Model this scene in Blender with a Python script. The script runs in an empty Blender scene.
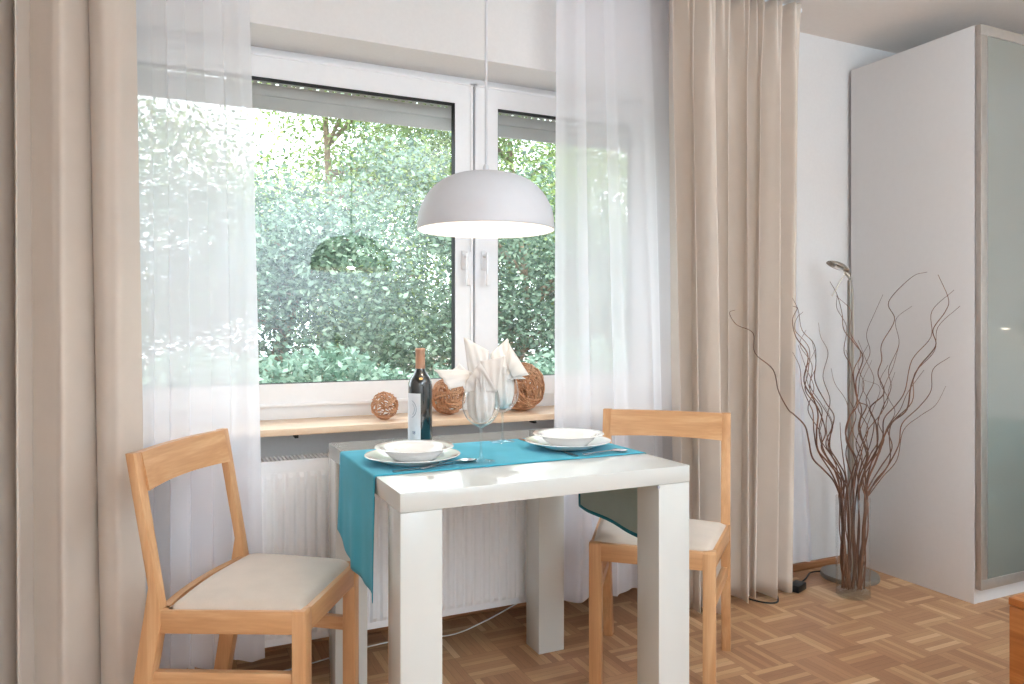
import bpy, bmesh, math, random
from mathutils import Vector, Matrix
import numpy as np

random.seed(7)
S = bpy.context.scene
COL = S.collection
PI = math.pi

# ------------------------------------------------------------------ camera, world, lights, exposure
YAW, FPX, HOR, CH = 0.4376, 747.15, 324.95, 1.1181     # yaw to the right of the wall normal, focal in px, horizon row, eye height
SN, CS = math.sin(YAW), math.cos(YAW)
cam = bpy.data.cameras.new('camera'); camo = bpy.data.objects.new('camera', cam); COL.objects.link(camo)
camo.location = (0, 0, CH); camo.rotation_euler = (PI/2, 0, -YAW)
cam.sensor_width = 36; cam.lens = FPX/1024*36; cam.shift_y = -(342-HOR)/1024
cam.clip_start = 0.05; cam.clip_end = 300
S.camera = camo

world = bpy.data.worlds.new('world'); S.world = world; world.use_nodes = True
wn = world.node_tree.nodes; wl = world.node_tree.links
bg = wn['Background']
bg.inputs['Color'].default_value = (0.86, 0.93, 1.0, 1); bg.inputs['Strength'].default_value = 5.4

def lamp(name, kind, loc, rot, power, color=(1, 1, 1), **kw):
    l = bpy.data.lights.new(name, kind); l.energy = power; l.color = color
    for k, v in kw.items(): setattr(l, k, v)
    o = bpy.data.objects.new(name, l); COL.objects.link(o); o.location = loc; o.rotation_euler = rot
    return o
sun = lamp('sun', 'SUN', (0, -5, 10), (math.radians(48), 0, math.radians(-20)), 4.6, (1.0, 0.95, 0.86), angle=math.radians(2))
# photographer's light bounced off the ceiling and the wall behind the camera
lamp('bounce_light_rear', 'AREA', (1.3, -1.7, 1.55), (math.radians(180+40), 0, 0), 228, (0.67, 0.855, 1.0), shape='DISK', size=.9)
lamp('bounce_light_ceiling', 'AREA', (2.1, -.2, 1.8), (math.radians(180), 0, 0), 68, (0.68, 0.86, 1.0), shape='DISK', size=.9)

S.view_settings.view_transform = 'Standard'; S.view_settings.look = 'None'
S.view_settings.gamma = 1.0; S.view_settings.use_curve_mapping = False
S.view_settings.exposure = -0.14
S.cycles.use_denoising = True
S.cycles.max_bounces = 14; S.cycles.transparent_max_bounces = 40
S.cycles.diffuse_bounces = 6; S.cycles.glossy_bounces = 6; S.cycles.transmission_bounces = 10
S.cycles.sample_clamp_indirect = 6.0
S.cycles.caustics_reflective = False; S.cycles.caustics_refractive = False

def at(u, v, D):
    """world point at depth D along the view axis that the photo shows at (u, v)"""
    k = (u-512)/FPX
    return Vector((D*(SN+k*CS), D*(CS-k*SN), CH-D*(v-HOR)/FPX))

# ------------------------------------------------------------------ materials
MATS = {}
def rgb(c):
    if isinstance(c, str):
        c = tuple(int(c[i:i+2], 16)/255 for i in (0, 2, 4))
        c = tuple(x/12.92 if x <= 0.04045 else ((x+0.055)/1.055)**2.4 for x in c)
    return (c[0], c[1], c[2], 1)
def newmat(name):
    m = bpy.data.materials.new(name); m.use_nodes = True
    nt = m.node_tree; b = nt.nodes['Principled BSDF']; MATS[name] = m
    return m, nt, b
def N(nt, t, **kw):
    n = nt.nodes.new(t)
    for k, v in kw.items():
        if k.startswith('i_'):
            key = k[2:]; key = int(key) if key.isdigit() else key.replace('_', ' ')
            n.inputs[key].default_value = v
        else: setattr(n, k, v)
    return n
def L(nt, a, b): nt.links.new(a, b)
def MATH(nt, op, a, b=None, c=None):
    n = nt.nodes.new('ShaderNodeMath'); n.operation = op
    for i, x in enumerate((a, b, c)):
        if x is None: continue
        if hasattr(x, 'is_linked') or hasattr(x, 'links'): nt.links.new(x, n.inputs[i])
        else: n.inputs[i].default_value = x
    return n.outputs[0]
def ramp(nt, fac, stops):
    r = nt.nodes.new('ShaderNodeValToRGB'); e = r.color_ramp.elements
    while len(e) < len(stops): e.new(0.5)
    for el, (p, c) in zip(e, stops): el.position = p; el.color = rgb(c)
    nt.links.new(fac, r.inputs[0]); return r.outputs[0]
def mixc(nt, fac, a, b, mode='MIX'):
    n = nt.nodes.new('ShaderNodeMix'); n.data_type = 'RGBA'; n.blend_type = mode
    for i, x in ((0, fac), (6, a), (7, b)):
        if hasattr(x, 'links'): nt.links.new(x, n.inputs[i])
        elif i == 0: n.inputs[i].default_value = x
        else: n.inputs[i].default_value = rgb(x)
    return n.outputs[2]
def bump(nt, b, h, strength=0.1, dist=0.01):
    n = nt.nodes.new('ShaderNodeBump'); n.inputs['Strength'].default_value = strength; n.inputs['Distance'].default_value = dist
    nt.links.new(h, n.inputs['Height']); nt.links.new(n.outputs[0], b.inputs['Normal'])

def plain(name, color, rough=0.5, spec=0.5, metal=0, coat=0, bumps=0, bscale=40, var=0.04):
    m, nt, b = newmat(name)
    tc = N(nt, 'ShaderNodeTexCoord'); no = N(nt, 'ShaderNodeTexNoise', i_Scale=bscale, i_Detail=3.0); L(nt, tc.outputs['Object'], no.inputs['Vector'])
    c = rgb(color); d = tuple(x*(1-var) for x in c[:3]); e = tuple(min(1, x*(1+var)) for x in c[:3])
    L(nt, ramp(nt, no.outputs['Fac'], [(0.3, d), (0.7, e)]), b.inputs['Base Color'])
    b.inputs['Roughness'].default_value = rough; b.inputs['Specular IOR Level'].default_value = spec
    b.inputs['Metallic'].default_value = metal; b.inputs['Coat Weight'].default_value = coat; b.inputs['Coat Roughness'].default_value = 0.03
    if bumps: bump(nt, b, no.outputs['Fac'], bumps, 0.002)
    return m
def wood(name, c1, c2, c3, axis, rough=0.4, scale=1.0, contrast=1.0):
    m, nt, b = newmat(name)
    tc = N(nt, 'ShaderNodeTexCoord'); mp = N(nt, 'ShaderNodeMapping')
    sc = [28*scale]*3; sc['xyz'.index(axis)] = 1.8*scale; mp.inputs['Scale'].default_value = sc
    L(nt, tc.outputs['Object'], mp.inputs['Vector'])
    n1 = N(nt, 'ShaderNodeTexNoise', i_Scale=1.0, i_Detail=4.0, i_Distortion=0.6); L(nt, mp.outputs[0], n1.inputs['Vector'])
    mp2 = N(nt, 'ShaderNodeMapping'); s2 = [170*scale]*3; s2['xyz'.index(axis)] = 7*scale; mp2.inputs['Scale'].default_value = s2
    L(nt, tc.outputs['Object'], mp2.inputs['Vector'])
    n2 = N(nt, 'ShaderNodeTexNoise', i_Scale=1.0, i_Detail=2.0); L(nt, mp2.outputs[0], n2.inputs['Vector'])
    f = MATH(nt, 'ADD', MATH(nt, 'MULTIPLY', n1.outputs['Fac'], 0.72), MATH(nt, 'MULTIPLY', n2.outputs['Fac'], 0.28))
    L(nt, ramp(nt, f, [(0.5-0.18/contrast, c1), (0.5, c2), (0.5+0.16/contrast, c3)]), b.inputs['Base Color'])
    b.inputs['Roughness'].default_value = rough; b.inputs['Specular IOR Level'].default_value = 0.4
    bump(nt, b, n2.outputs['Fac'], 0.12, 0.001)
    return m

plain('wall_white', 'E9E7E6', 0.9, 0.2, bumps=0.05, bscale=90, var=0.012)
plain('ceiling_white', 'F0E9E3', 0.95, 0.1, bumps=0.05, bscale=60, var=0.012)
plain('niche_grey', '8F8F92', 0.9, 0.1, var=0.03)
plain('window_white', 'F8F8FA', 0.28, 0.5, var=0.01)
plain('gasket_black', '202124', 0.6, 0.3)
plain('shutter_grey', 'C2C2C0', 0.65, 0.3, var=0.05, bscale=8)
plain('radiator_white', 'F0F0F2', 0.3, 0.5, var=0.01)
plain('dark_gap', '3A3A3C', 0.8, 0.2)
plain('table_gloss', 'D0D1CD', 0.15, 0.45, coat=0.45, var=0.006, bscale=4)
plain('porcelain', 'F3F1EF', 0.12, 0.6, coat=0.6, var=0.01)
plain('steel', 'C9CACC', 0.16, 0.5, metal=1.0)
plain('nickel', 'B5AC9F', 0.28, 0.5, metal=1.0)
plain('lamp_grey', '8F8880', 0.4, 0.5, metal=0.5)
plain('lamp_white', 'D6D7DC', 0.5, 0.4, var=0.01)
plain('foil_copper', 'C4957A', 0.38, 0.5, metal=0.35)
plain('bottle_glass', '0B0F10', 0.06, 0.8, coat=1.0)
plain('gold_seal', 'D9B070', 0.45, 0.5)
plain('black_plastic', '17171A', 0.45, 0.5)
plain('cable_white', 'DADADB', 0.5, 0.4)
plain('wardrobe_grey', 'E2DFDE', 0.55, 0.35, var=0.008)
plain('aluminium', 'BDB6AF', 0.38, 0.5, metal=0.55)
plain('sofa_teal', '87A3A3', 0.9, 0.2, var=0.06)
plain('text_grey', '9A9CA4', 0.7, 0.2)
plain('text_blue', '56658E', 0.7, 0.2)
plain('bark', '8D7A68', 0.9, 0.1, bumps=0.4, bscale=20, var=0.3)
wood('sill_wood', 'D9B796', 'E3C6A8', 'EBD3B8', 'x', 0.35, 0.7)
for ax in 'xyz': wood('beech_'+ax, 'BC8A5E', 'CC9A6D', 'D9AC80', ax, 0.38)
wood('skirt_wood', '8A5C3B', 'A06E49', 'B5835C', 'x', 0.5)
wood('chest_wood', '8F5226', 'AD6A35', 'C68348', 'y', 0.4, 0.8, 0.9)
wood('twig', '523A31', '72503F', '94694F', 'z', 0.7)
wood('wicker', 'A3714E', 'C08D69', 'D9AE8C', 'z', 0.65, 0.5)

def fabric(name, color, weave=900, rough=0.95, sheen=0.3, var=0.05, trans=0.0):
    m, nt, b = newmat(name)
    tc = N(nt, 'ShaderNodeTexCoord'); no = N(nt, 'ShaderNodeTexNoise', i_Scale=14.0, i_Detail=5.0); L(nt, tc.outputs['Object'], no.inputs['Vector'])
    wv = N(nt, 'ShaderNodeTexNoise', i_Scale=float(weave), i_Detail=1.0); L(nt, tc.outputs['Object'], wv.inputs['Vector'])
    c = rgb(color)[:3]
    L(nt, ramp(nt, MATH(nt, 'ADD', MATH(nt, 'MULTIPLY', no.outputs['Fac'], .6), MATH(nt, 'MULTIPLY', wv.outputs['Fac'], .4)), [(0.3, tuple(x*(1-var) for x in c)), (0.7, tuple(min(1, x*(1+var)) for x in c))]), b.inputs['Base Color'])
    b.inputs['Roughness'].default_value = rough; b.inputs['Sheen Weight'].default_value = sheen; b.inputs['Specular IOR Level'].default_value = 0.15
    bump(nt, b, wv.outputs['Fac'], 0.25, 0.0006)
    if trans:
        tr = N(nt, 'ShaderNodeBsdfTranslucent'); tr.inputs['Color'].default_value = rgb(color)
        mx = N(nt, 'ShaderNodeMixShader', i_0=trans); L(nt, b.outputs[0], mx.inputs[1]); L(nt, tr.outputs[0], mx.inputs[2])
        L(nt, mx.outputs[0], nt.nodes['Material Output'].inputs['Surface'])
    return m
fabric('drape_beige', 'DACDC1', 700, trans=0.06, var=0.03)
fabric('suede', 'CFBFB0', 500, var=0.07)
fabric('linen_teal', '4FB4CC', 1400, var=0.10, sheen=0.15, trans=0.18)
fabric('linen_lining', 'B5C9C6', 1400, var=0.06, sheen=0.1, trans=0.2)
fabric('linen_hem', '1F7C8A', 1400, var=0.06, sheen=0.1)
fabric('napkin_white', 'F7F3F0', 900, var=0.02, trans=0.35)

def sheer():
    m, nt, b = newmat('sheer_white')
    tp = N(nt, 'ShaderNodeBsdfTransparent'); df = N(nt, 'ShaderNodeBsdfDiffuse'); tl = N(nt, 'ShaderNodeBsdfTranslucent')
    df.inputs['Color'].default_value = (0.94, 0.94, 0.975, 1); tl.inputs['Color'].default_value = (0.94, 0.93, 0.98, 1)
    m1 = N(nt, 'ShaderNodeMixShader', i_0=0.55); L(nt, df.outputs[0], m1.inputs[1]); L(nt, tl.outputs[0], m1.inputs[2])
    lw = N(nt, 'ShaderNodeLayerWeight', i_Blend=0.5)
    f = MATH(nt, 'ADD', MATH(nt, 'MULTIPLY', MATH(nt, 'POWER', lw.outputs['Facing'], 1.3), 0.30), 0.72)
    f = MATH(nt, 'MINIMUM', f, 0.97)
    m2 = N(nt, 'ShaderNodeMixShader'); L(nt, f, m2.inputs[0]); L(nt, tp.outputs[0], m2.inputs[1]); L(nt, m1.outputs[0], m2.inputs[2])
    L(nt, m2.outputs[0], nt.nodes['Material Output'].inputs['Surface'])
sheer()
def thin_glass(name, ior, tint=(1, 1, 1), base=0.0, rough=0.0):
    m, nt, b = newmat(name)
    tp = N(nt, 'ShaderNodeBsdfTransparent'); tp.inputs['Color'].default_value = (*tint, 1)
    gl = N(nt, 'ShaderNodeBsdfGlossy', i_Roughness=rough); fr = N(nt, 'ShaderNodeLayerWeight', i_Blend=0.5)
    f0 = ((ior-1)/(ior+1))**2+base
    f = MATH(nt, 'ADD', MATH(nt, 'MULTIPLY', MATH(nt, 'POWER', fr.outputs['Facing'], 5.0), 0.9), f0)
    mx = N(nt, 'ShaderNodeMixShader'); L(nt, f, mx.inputs[0]); L(nt, tp.outputs[0], mx.inputs[1]); L(nt, gl.outputs[0], mx.inputs[2])
    L(nt, mx.outputs[0], nt.nodes['Material Output'].inputs['Surface'])
thin_glass('pane_glass', 1.50, (0.99, 1.0, 0.995))
thin_glass('clear_glass', 1.45, (0.992, 0.996, 0.996), 0.0)
thin_glass('glass_foot', 1.45, (0.93, 0.96, 0.97), 0.06)
m, nt, b = newmat('frosted_glass'); b.inputs['Base Color'].default_value = rgb('8B8D86'); b.inputs['Roughness'].default_value = 0.10; b.inputs['Specular IOR Level'].default_value = 0.9
b.inputs['Coat Weight'].default_value = 1.0; b.inputs['Coat Roughness'].default_value = 0.04; b.inputs['Coat IOR'].default_value = 1.9
def emis(name, color, st):
    m, nt, b = newmat(name); b.inputs['Base Color'].default_value = rgb(color); b.inputs['Emission Color'].default_value = rgb(color); b.inputs['Emission Strength'].default_value = st
emis('bulb_glow', (1.0, 0.86, 0.66), 14.0)

def leafmat(name, a, b2, c):
    m, nt, b = newmat(name)
    ge = N(nt, 'ShaderNodeNewGeometry'); no = N(nt, 'ShaderNodeTexNoise', i_Scale=0.8, i_Detail=2.0)
    tc = N(nt, 'ShaderNodeTexCoord'); L(nt, tc.outputs['Object'], no.inputs['Vector'])
    f = MATH(nt, 'ADD', MATH(nt, 'MULTIPLY', ge.outputs['Random Per Island'], 0.6), MATH(nt, 'MULTIPLY', no.outputs['Fac'], 0.4))
    col = ramp(nt, f, [(0.1, a), (0.5, b2), (0.85, c)])
    df = N(nt, 'ShaderNodeBsdfDiffuse'); tl = N(nt, 'ShaderNodeBsdfTranslucent'); L(nt, col, df.inputs['Color']); L(nt, col, tl.inputs['Color'])
    mx = N(nt, 'ShaderNodeMixShader', i_0=0.35); L(nt, df.outputs[0], mx.inputs[1]); L(nt, tl.outputs[0], mx.inputs[2])
    gl = N(nt, 'ShaderNodeBsdfGlossy', i_Roughness=0.35); m2 = N(nt, 'ShaderNodeMixShader', i_0=0.05); L(nt, mx.outputs[0], m2.inputs[1]); L(nt, gl.outputs[0], m2.inputs[2])
    L(nt, m2.outputs[0], nt.nodes['Material Output'].inputs['Surface'])
leafmat('leaf_bright', '4A6430', '7F9A55', 'C4D58E')
leafmat('leaf_teal', '3A4F42', '64806A', '9DB49A')
leafmat('leaf_hedge', '42604F', '6F8F7C', 'A8C3AE')
plain('neutral_ground', 'A9A299', 0.95, 0.1, var=0.2, bscale=3)  # unseen garden ground, coloured neutral so its bounced light adds no green cast

def parquet():
    m, nt, b = newmat('parquet')
    A = 0.166; K = 7.0
    tc = N(nt, 'ShaderNodeTexCoord'); sp = N(nt, 'ShaderNodeSeparateXYZ'); L(nt, tc.outputs['Object'], sp.inputs[0])
    X = MATH(nt, 'DIVIDE', MATH(nt, 'ADD', sp.outputs[0], 20.03), A); Y = MATH(nt, 'DIVIDE', MATH(nt, 'ADD', sp.outputs[1], 20.06), A)
    ix = MATH(nt, 'FLOOR', X); iy = MATH(nt, 'FLOOR', Y); fx = MATH(nt, 'FRACT', X); fy = MATH(nt, 'FRACT', Y)
    par = MATH(nt, 'MODULO', MATH(nt, 'ADD', ix, iy), 2.0)
    inv = MATH(nt, 'SUBTRACT', 1.0, par)
    ac = MATH(nt, 'ADD', MATH(nt, 'MULTIPLY', fx, par), MATH(nt, 'MULTIPLY', fy, inv))
    al = MATH(nt, 'ADD', MATH(nt, 'MULTIPLY', fy, par), MATH(nt, 'MULTIPLY', fx, inv))
    st = MATH(nt, 'FLOOR', MATH(nt, 'MULTIPLY', ac, K)); fs = MATH(nt, 'FRACT', MATH(nt, 'MULTIPLY', ac, K))
    cb = N(nt, 'ShaderNodeCombineXYZ'); L(nt, MATH(nt, 'ADD', ix, MATH(nt, 'MULTIPLY', st, 0.137)), cb.inputs[0]); L(nt, MATH(nt, 'ADD', iy, 0.31), cb.inputs[1]); L(nt, st, cb.inputs[2])
    w1 = N(nt, 'ShaderNodeTexWhiteNoise'); L(nt, cb.outputs[0], w1.inputs['Vector'])
    cq = N(nt, 'ShaderNodeCombineXYZ'); L(nt, ix, cq.inputs[0]); L(nt, iy, cq.inputs[1])
    w2 = N(nt, 'ShaderNodeTexWhiteNoise'); L(nt, cq.outputs[0], w2.inputs['Vector'])
    cg = N(nt, 'ShaderNodeCombineXYZ'); L(nt, MATH(nt, 'MULTIPLY', al, 3.0), cg.inputs[0]); L(nt, MATH(nt, 'MULTIPLY', ac, 60.0), cg.inputs[1]); L(nt, MATH(nt, 'MULTIPLY', MATH(nt, 'ADD', w1.outputs['Value'], w2.outputs['Value']), 40.0), cg.inputs[2])
    gn = N(nt, 'ShaderNodeTexNoise', i_Scale=1.0, i_Detail=3.0); L(nt, cg.outputs[0], gn.inputs['Vector'])
    v = MATH(nt, 'ADD', MATH(nt, 'MULTIPLY', MATH(nt, 'POWER', w1.outputs['Value'], 2.2), 0.46), MATH(nt, 'MULTIPLY', w2.outputs['Value'], 0.24))
    v = MATH(nt, 'ADD', v, MATH(nt, 'MULTIPLY', gn.outputs['Fac'], 0.34))
    col = ramp(nt, v, [(0.10, '976B4D'), (0.34, 'B08360'), (0.58, 'C39971'), (0.88, 'DDB992')])
    e1 = MATH(nt, 'MINIMUM', fs, MATH(nt, 'SUBTRACT', 1.0, fs)); e2 = MATH(nt, 'MULTIPLY', MATH(nt, 'MINIMUM', al, MATH(nt, 'SUBTRACT', 1.0, al)), K)
    e = MATH(nt, 'MINIMUM', e1, e2)
    gap = MATH(nt, 'LESS_THAN', e, 0.022)
    col = mixc(nt, MATH(nt, 'MULTIPLY', gap, 0.55), col, '5A3C28')
    L(nt, col, b.inputs['Base Color']); b.inputs['Roughness'].default_value = 0.42; b.inputs['Specular IOR Level'].default_value = 0.4
    bump(nt, b, gn.outputs['Fac'], 0.06, 0.001)
parquet()

# ------------------------------------------------------------------ helpers
def tag(o, label=None, cat=None, group=None, kind=None):
    if label: o['label'] = label
    if cat: o['category'] = cat
    if group: o['group'] = group
    if kind: o['kind'] = kind
    return o
def thing(name, loc=(0, 0, 0), rz=0.0, **kw):
    o = bpy.data.objects.new(name, None); COL.objects.link(o); o.location = loc; o.rotation_euler = (0, 0, rz); o.empty_display_size = 0.05
    return tag(o, **kw)
class MB:
    def __init__(s): s.bm = bmesh.new()
    def box(s, a, b, bev=0.0, seg=2, rot=None, piv=None):
        bm2 = bmesh.new(); bmesh.ops.create_cube(bm2, size=1)
        for v in bm2.verts: v.co = Vector([a[i]+(b[i]-a[i])*(v.co[i]+0.5) for i in range(3)])
        if bev: bmesh.ops.bevel(bm2, geom=bm2.edges[:], offset=bev, segments=seg, profile=0.5, affect='EDGES')
        if rot is not None: bmesh.ops.rotate(bm2, verts=bm2.verts, cent=piv or (0, 0, 0), matrix=rot)
        s.merge(bm2); return s
    def merge(s, bm2):
        me = bpy.data.meshes.new('t'); bm2.to_mesh(me); bm2.free(); s.bm.from_mesh(me); bpy.data.meshes.remove(me)
    def tube(s, pts, r, n=8, cap=True):
        pts = [Vector(p) for p in pts]; rs = r if isinstance(r, (list, tuple)) else [r]*len(pts)
        rings = []; up = None
        for i, p in enumerate(pts):
            t = (pts[min(i+1, len(pts)-1)]-pts[max(i-1, 0)]).normalized()
            if up is None: up = Vector((0, 0, 1)) if abs(t.z) < 0.9 else Vector((1, 0, 0))
            a = t.cross(up)
            if a.length < 1e-6: a = t.orthogonal()
            a.normalize(); bb = a.cross(t).normalized(); up = bb
            rings.append([s.bm.verts.new(p+(a*math.cos(2*PI*k/n)+bb*math.sin(2*PI*k/n))*rs[i]) for k in range(n)])
        for i in range(len(rings)-1):
            for k in range(n): s.bm.faces.new((rings[i][k], rings[i][(k+1) % n], rings[i+1][(k+1) % n], rings[i+1][k]))
        if cap:
            s.bm.faces.new(rings[0][::-1]); s.bm.faces.new(rings[-1])
        return s
    def lathe(s, prof, c=(0, 0, 0), n=48, closed=False):
        rings = []
        for (r, z) in prof:
            if r < 1e-6: rings.append([s.bm.verts.new((c[0], c[1], c[2]+z))]*n)
            else: rings.append([s.bm.verts.new((c[0]+r*math.cos(2*PI*k/n), c[1]+r*math.sin(2*PI*k/n), c[2]+z)) for k in range(n)])
        idx = list(range(len(rings)-1))
        for i in idx:
            for k in range(n):
                q = [rings[i][k], rings[i][(k+1) % n], rings[i+1][(k+1) % n], rings[i+1][k]]
                u = []
                for v in q:
                    if v not in u: u.append(v)
                if len(u) >= 3: s.bm.faces.new(u)
        return s
    def prism(s, poly, axis, a, b, bev=0.0):
        """poly: 2D outline; extruded along axis from a to b. axis 'y': poly=(x,z); 'x': (y,z); 'z': (x,y)"""
        bm2 = bmesh.new()
        def P(p, t):
            return {'y': (p[0], t, p[1]), 'x': (t, p[0], p[1]), 'z': (p[0], p[1], t)}[axis]
        A = [bm2.verts.new(P(p, a)) for p in poly]; B = [bm2.verts.new(P(p, b)) for p in poly]
        bm2.faces.new(A[::-1]); bm2.faces.new(B)
        for i in range(len(poly)): j = (i+1) % len(poly); bm2.faces.new((A[i], A[j], B[j], B[i]))
        bmesh.ops.recalc_face_normals(bm2, faces=bm2.faces)
        if bev: bmesh.ops.bevel(bm2, geom=bm2.edges[:], offset=bev, segments=2, profile=0.5, affect='EDGES')
        s.merge(bm2); return s
    def grid(s, P):
        V = [[s.bm.verts.new(p) for p in row] for row in P]
        for i in range(len(V)-1):
            for j in range(len(V[0])-1): s.bm.faces.new((V[i][j], V[i][j+1], V[i+1][j+1], V[i+1][j]))
        return s
    def build(s, name, mat, parent=None, smooth=True, angle=40, recalc=True):
        if recalc: bmesh.ops.recalc_face_normals(s.bm, faces=s.bm.faces)
        me = bpy.data.meshes.new(name); s.bm.to_mesh(me); s.bm.free()
        me.materials.append(MATS[mat])
        if smooth:
            for p in me.polygons: p.use_smooth = True
            me.set_sharp_from_angle(angle=math.radians(angle))
        o = bpy.data.objects.new(name, me); COL.objects.link(o)
        if parent is not None: o.parent = parent
        return o
def solid(o, t, off=0.0):
    m = o.modifiers.new('thickness', 'SOLIDIFY'); m.thickness = t; m.offset = off; return o
def subsurf(o, n=1):
    m = o.modifiers.new('smooth', 'SUBSURF'); m.levels = n; m.render_levels = n; return o
def spline(pts, n=6):
    pts = [Vector(p) for p in pts]; out = []
    P = [pts[0]*2-pts[1]]+pts+[pts[-1]*2-pts[-2]]
    for i in range(1, len(P)-2):
        for k in range(n):
            t = k/n; a, b, c, d = P[i-1], P[i], P[i+1], P[i+2]
            out.append(0.5*((2*b)+(c-a)*t+(2*a-5*b+4*c-d)*t*t+(3*b-a-3*c+d)*t**3))
    out.append(pts[-1]); return out

# ------------------------------------------------------------------ the room
WY, WZ = 2.54, 2.459          # inner face of the window wall, ceiling height
XL, XR, YB = -1.3, 4.25, -3.0
RX0, RX1, RZ0, RZ1, FY = -0.35, 2.02, 0.775, 2.094, 2.738   # window recess and the plane of the window frame
MB().box((XL-.2, YB-.2, -.12), (XR+.2, WY+.4, 0)).build('floor', 'parquet', smooth=False)['kind'] = 'structure'
MB().box((XL-.2, YB-.2, WZ), (XR+.2, WY+.4, WZ+.15)).build('ceiling', 'ceiling_white', smooth=False)['kind'] = 'structure'
w = MB()
w.box((XL-.2, WY, 0), (RX0, WY+.36, WZ)); w.box((RX1, WY, 0), (XR+.2, WY+.36, WZ))
w.box((RX0, WY, RZ1), (RX1, WY+.36, WZ)); w.box((RX0, WY+.15, 0), (RX1, WY+.36, .7615))
w.build('wall_back', 'wall_white', smooth=False)['kind'] = 'structure'
MB().box((XL-.2, YB, 0), (XL, WY, WZ)).build('wall_left', 'wall_white', smooth=False)['kind'] = 'structure'
MB().box((XR, YB, 0), (XR+.2, WY, WZ)).build('wall_right', 'wall_white', smooth=False)['kind'] = 'structure'
MB().box((XL, YB-.2, 0), (XR, YB, WZ)).build('wall_front', 'wall_white', smooth=False)['kind'] = 'structure'
m = MB(); m.box((XL, WY-.02, 0), (RX0, WY, .032), .004); m.box((RX1, WY-.02, 0), (XR, WY, .032), .004); m.box((RX0, WY+.13, 0), (RX1, WY+.15, .032), .004)
m.build('baseboard_back', 'skirt_wood')['kind'] = 'structure'
MB().box((XR-.02, YB, 0), (XR, WY-.02, .032), .004).build('baseboard_right', 'skirt_wood')['kind'] = 'structure'

# window: fixed frame, two casements with handles, panes, sill board
win = thing('window_1', (0, 0, 0), kind='structure')
fr = MB(); fz0, fz1, fx0, fx1 = 0.779, RZ1, RX0, RX1
G = dict(z0=.9096, z1=1.9846)
fr.box((fx0, FY+.012, fz0), (fx1, FY+.075, .838), .003); fr.box((fx0, FY+.012, 2.052), (fx1, FY+.075, fz1), .003)
fr.box((fx0, FY+.012, fz0), (fx0+.05, FY+.075, fz1), .003); fr.box((fx1-.05, FY+.012, fz0), (fx1, FY+.075, fz1), .003)
fr.build('window_frame', 'window_white', win)
def casement(x0, x1, gx0, gx1, hx):
    """x0..x1 outer sash, gx0..gx1 visible glass"""
    m = MB(); z0, z1 = .8287, 2.070
    y0, y1 = FY-.004, FY+.030
    for (a, b) in (((x0, z0), (x1, G['z0'])), ((x0, G['z1']), (x1, z1)), ((x0, G['z0']), (gx0, G['z1'])), ((gx1, G['z0']), (x1, G['z1']))):
        m.box((a[0], y0, a[1]), (b[0], y1, b[1]), .0)
    # raised lip round the sash face
    t = .012
    for (a, b) in (((x0, z0), (x1, z0+t)), ((x0, z1-t), (x1, z1)), ((x0, z0), (x0+t, z1)), ((x1-t, z0), (x1, z1))):
        m.box((a[0], y0-.006, a[1]), (b[0], y0+.002, b[1]), .002)
    sash = m.build('sash', 'window_white', win)
    g = MB(); gy0, gy1 = FY-.002, FY+.05; e = .003
    for (a, b) in (((gx0, G['z1']-e), (gx1, G['z1'])), ((gx0, G['z0']), (gx1, G['z0']+e*.5)), ((gx0, G['z0']), (gx0+e, G['z1'])), ((gx1-e, G['z0']), (gx1, G['z1']))):
        g.box((a[0], gy0+.002, a[1]), (b[0], FY+.031, b[1]))
    g.build('gasket', 'gasket_black', sash, smooth=False)
    MB().box((gx0+e, FY+.022, G['z0']+e*.5), (gx1-e, FY+.026, G['z1']-e)).build('pane', 'pane_glass', sash, smooth=False)
    hd = MB(); hz = 1.345
    hd.box((hx-.013, y0-.008, hz-.01), (hx+.013, y0, hz+.065), .003)
    hd.tube([(hx, y0-.006, hz+.045), (hx, y0-.045, hz+.045)], .008, 10)
    hd.box((hx-.009, y0-.052, hz-.075), (hx+.009, y0-.038, hz+.056), .005)
    hd.build('handle', 'window_white', sash)
casement(-.30, 1.108, -.20, 1.0347, 1.073)
casement(1.116, 1.97, 1.2166, 1.861, 1.155)
MB().box((1.1075, FY+.004, .83), (1.1165, FY+.02, 2.06)).build('sash_gap', 'text_grey', win, smooth=False)
sl = MB().box((RX0-.06, 2.482, .7615), (RX1+.05, 2.742, .784), .003)
sl.build('windowsill', 'sill_wood', win)
# sill brackets under the board
for x in (.39, 1.26): MB().box((x, 2.50, .749), (x+.012, WY, .7615), .002).build('sill_bracket', 'black_plastic', win)

# roller shutter, part lowered, outside the glass
sh = thing('roller_shutter', (0, 0, 0), label='grey roller shutter partly lowered outside the top of the window', cat='roller shutter')
sz0 = 1.906; sy = FY+.115
m = MB()
for a, b_ in ((sz0, sz0+.0495), (sz0+.050, 1.9955)):
    m.box((RX0+.02, sy, a), (RX1-.02, sy+.012, b_), .002)
m.build('slat_panel', 'shutter_grey', sh)
m = MB(); a = 1.9958; x = RX0+.02        # third slat carries the row of light slots
m.box((RX0+.02, sy, a), (RX1-.02, sy+.01, a+.003)); m.box((RX0+.02, sy, a+.010), (RX1-.02, sy+.01, a+.047))
while x < RX1-.03: m.box((x, sy, a+.003), (x+.013, sy+.01, a+.010)); x += .030
m.build('slotted_slat', 'shutter_grey', sh, smooth=False)
MB().box((RX0, sy-.03, 2.062), (RX1, sy+.14, RZ1)).build('shutter_box', 'dark_gap', sh, smooth=False)

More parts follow.
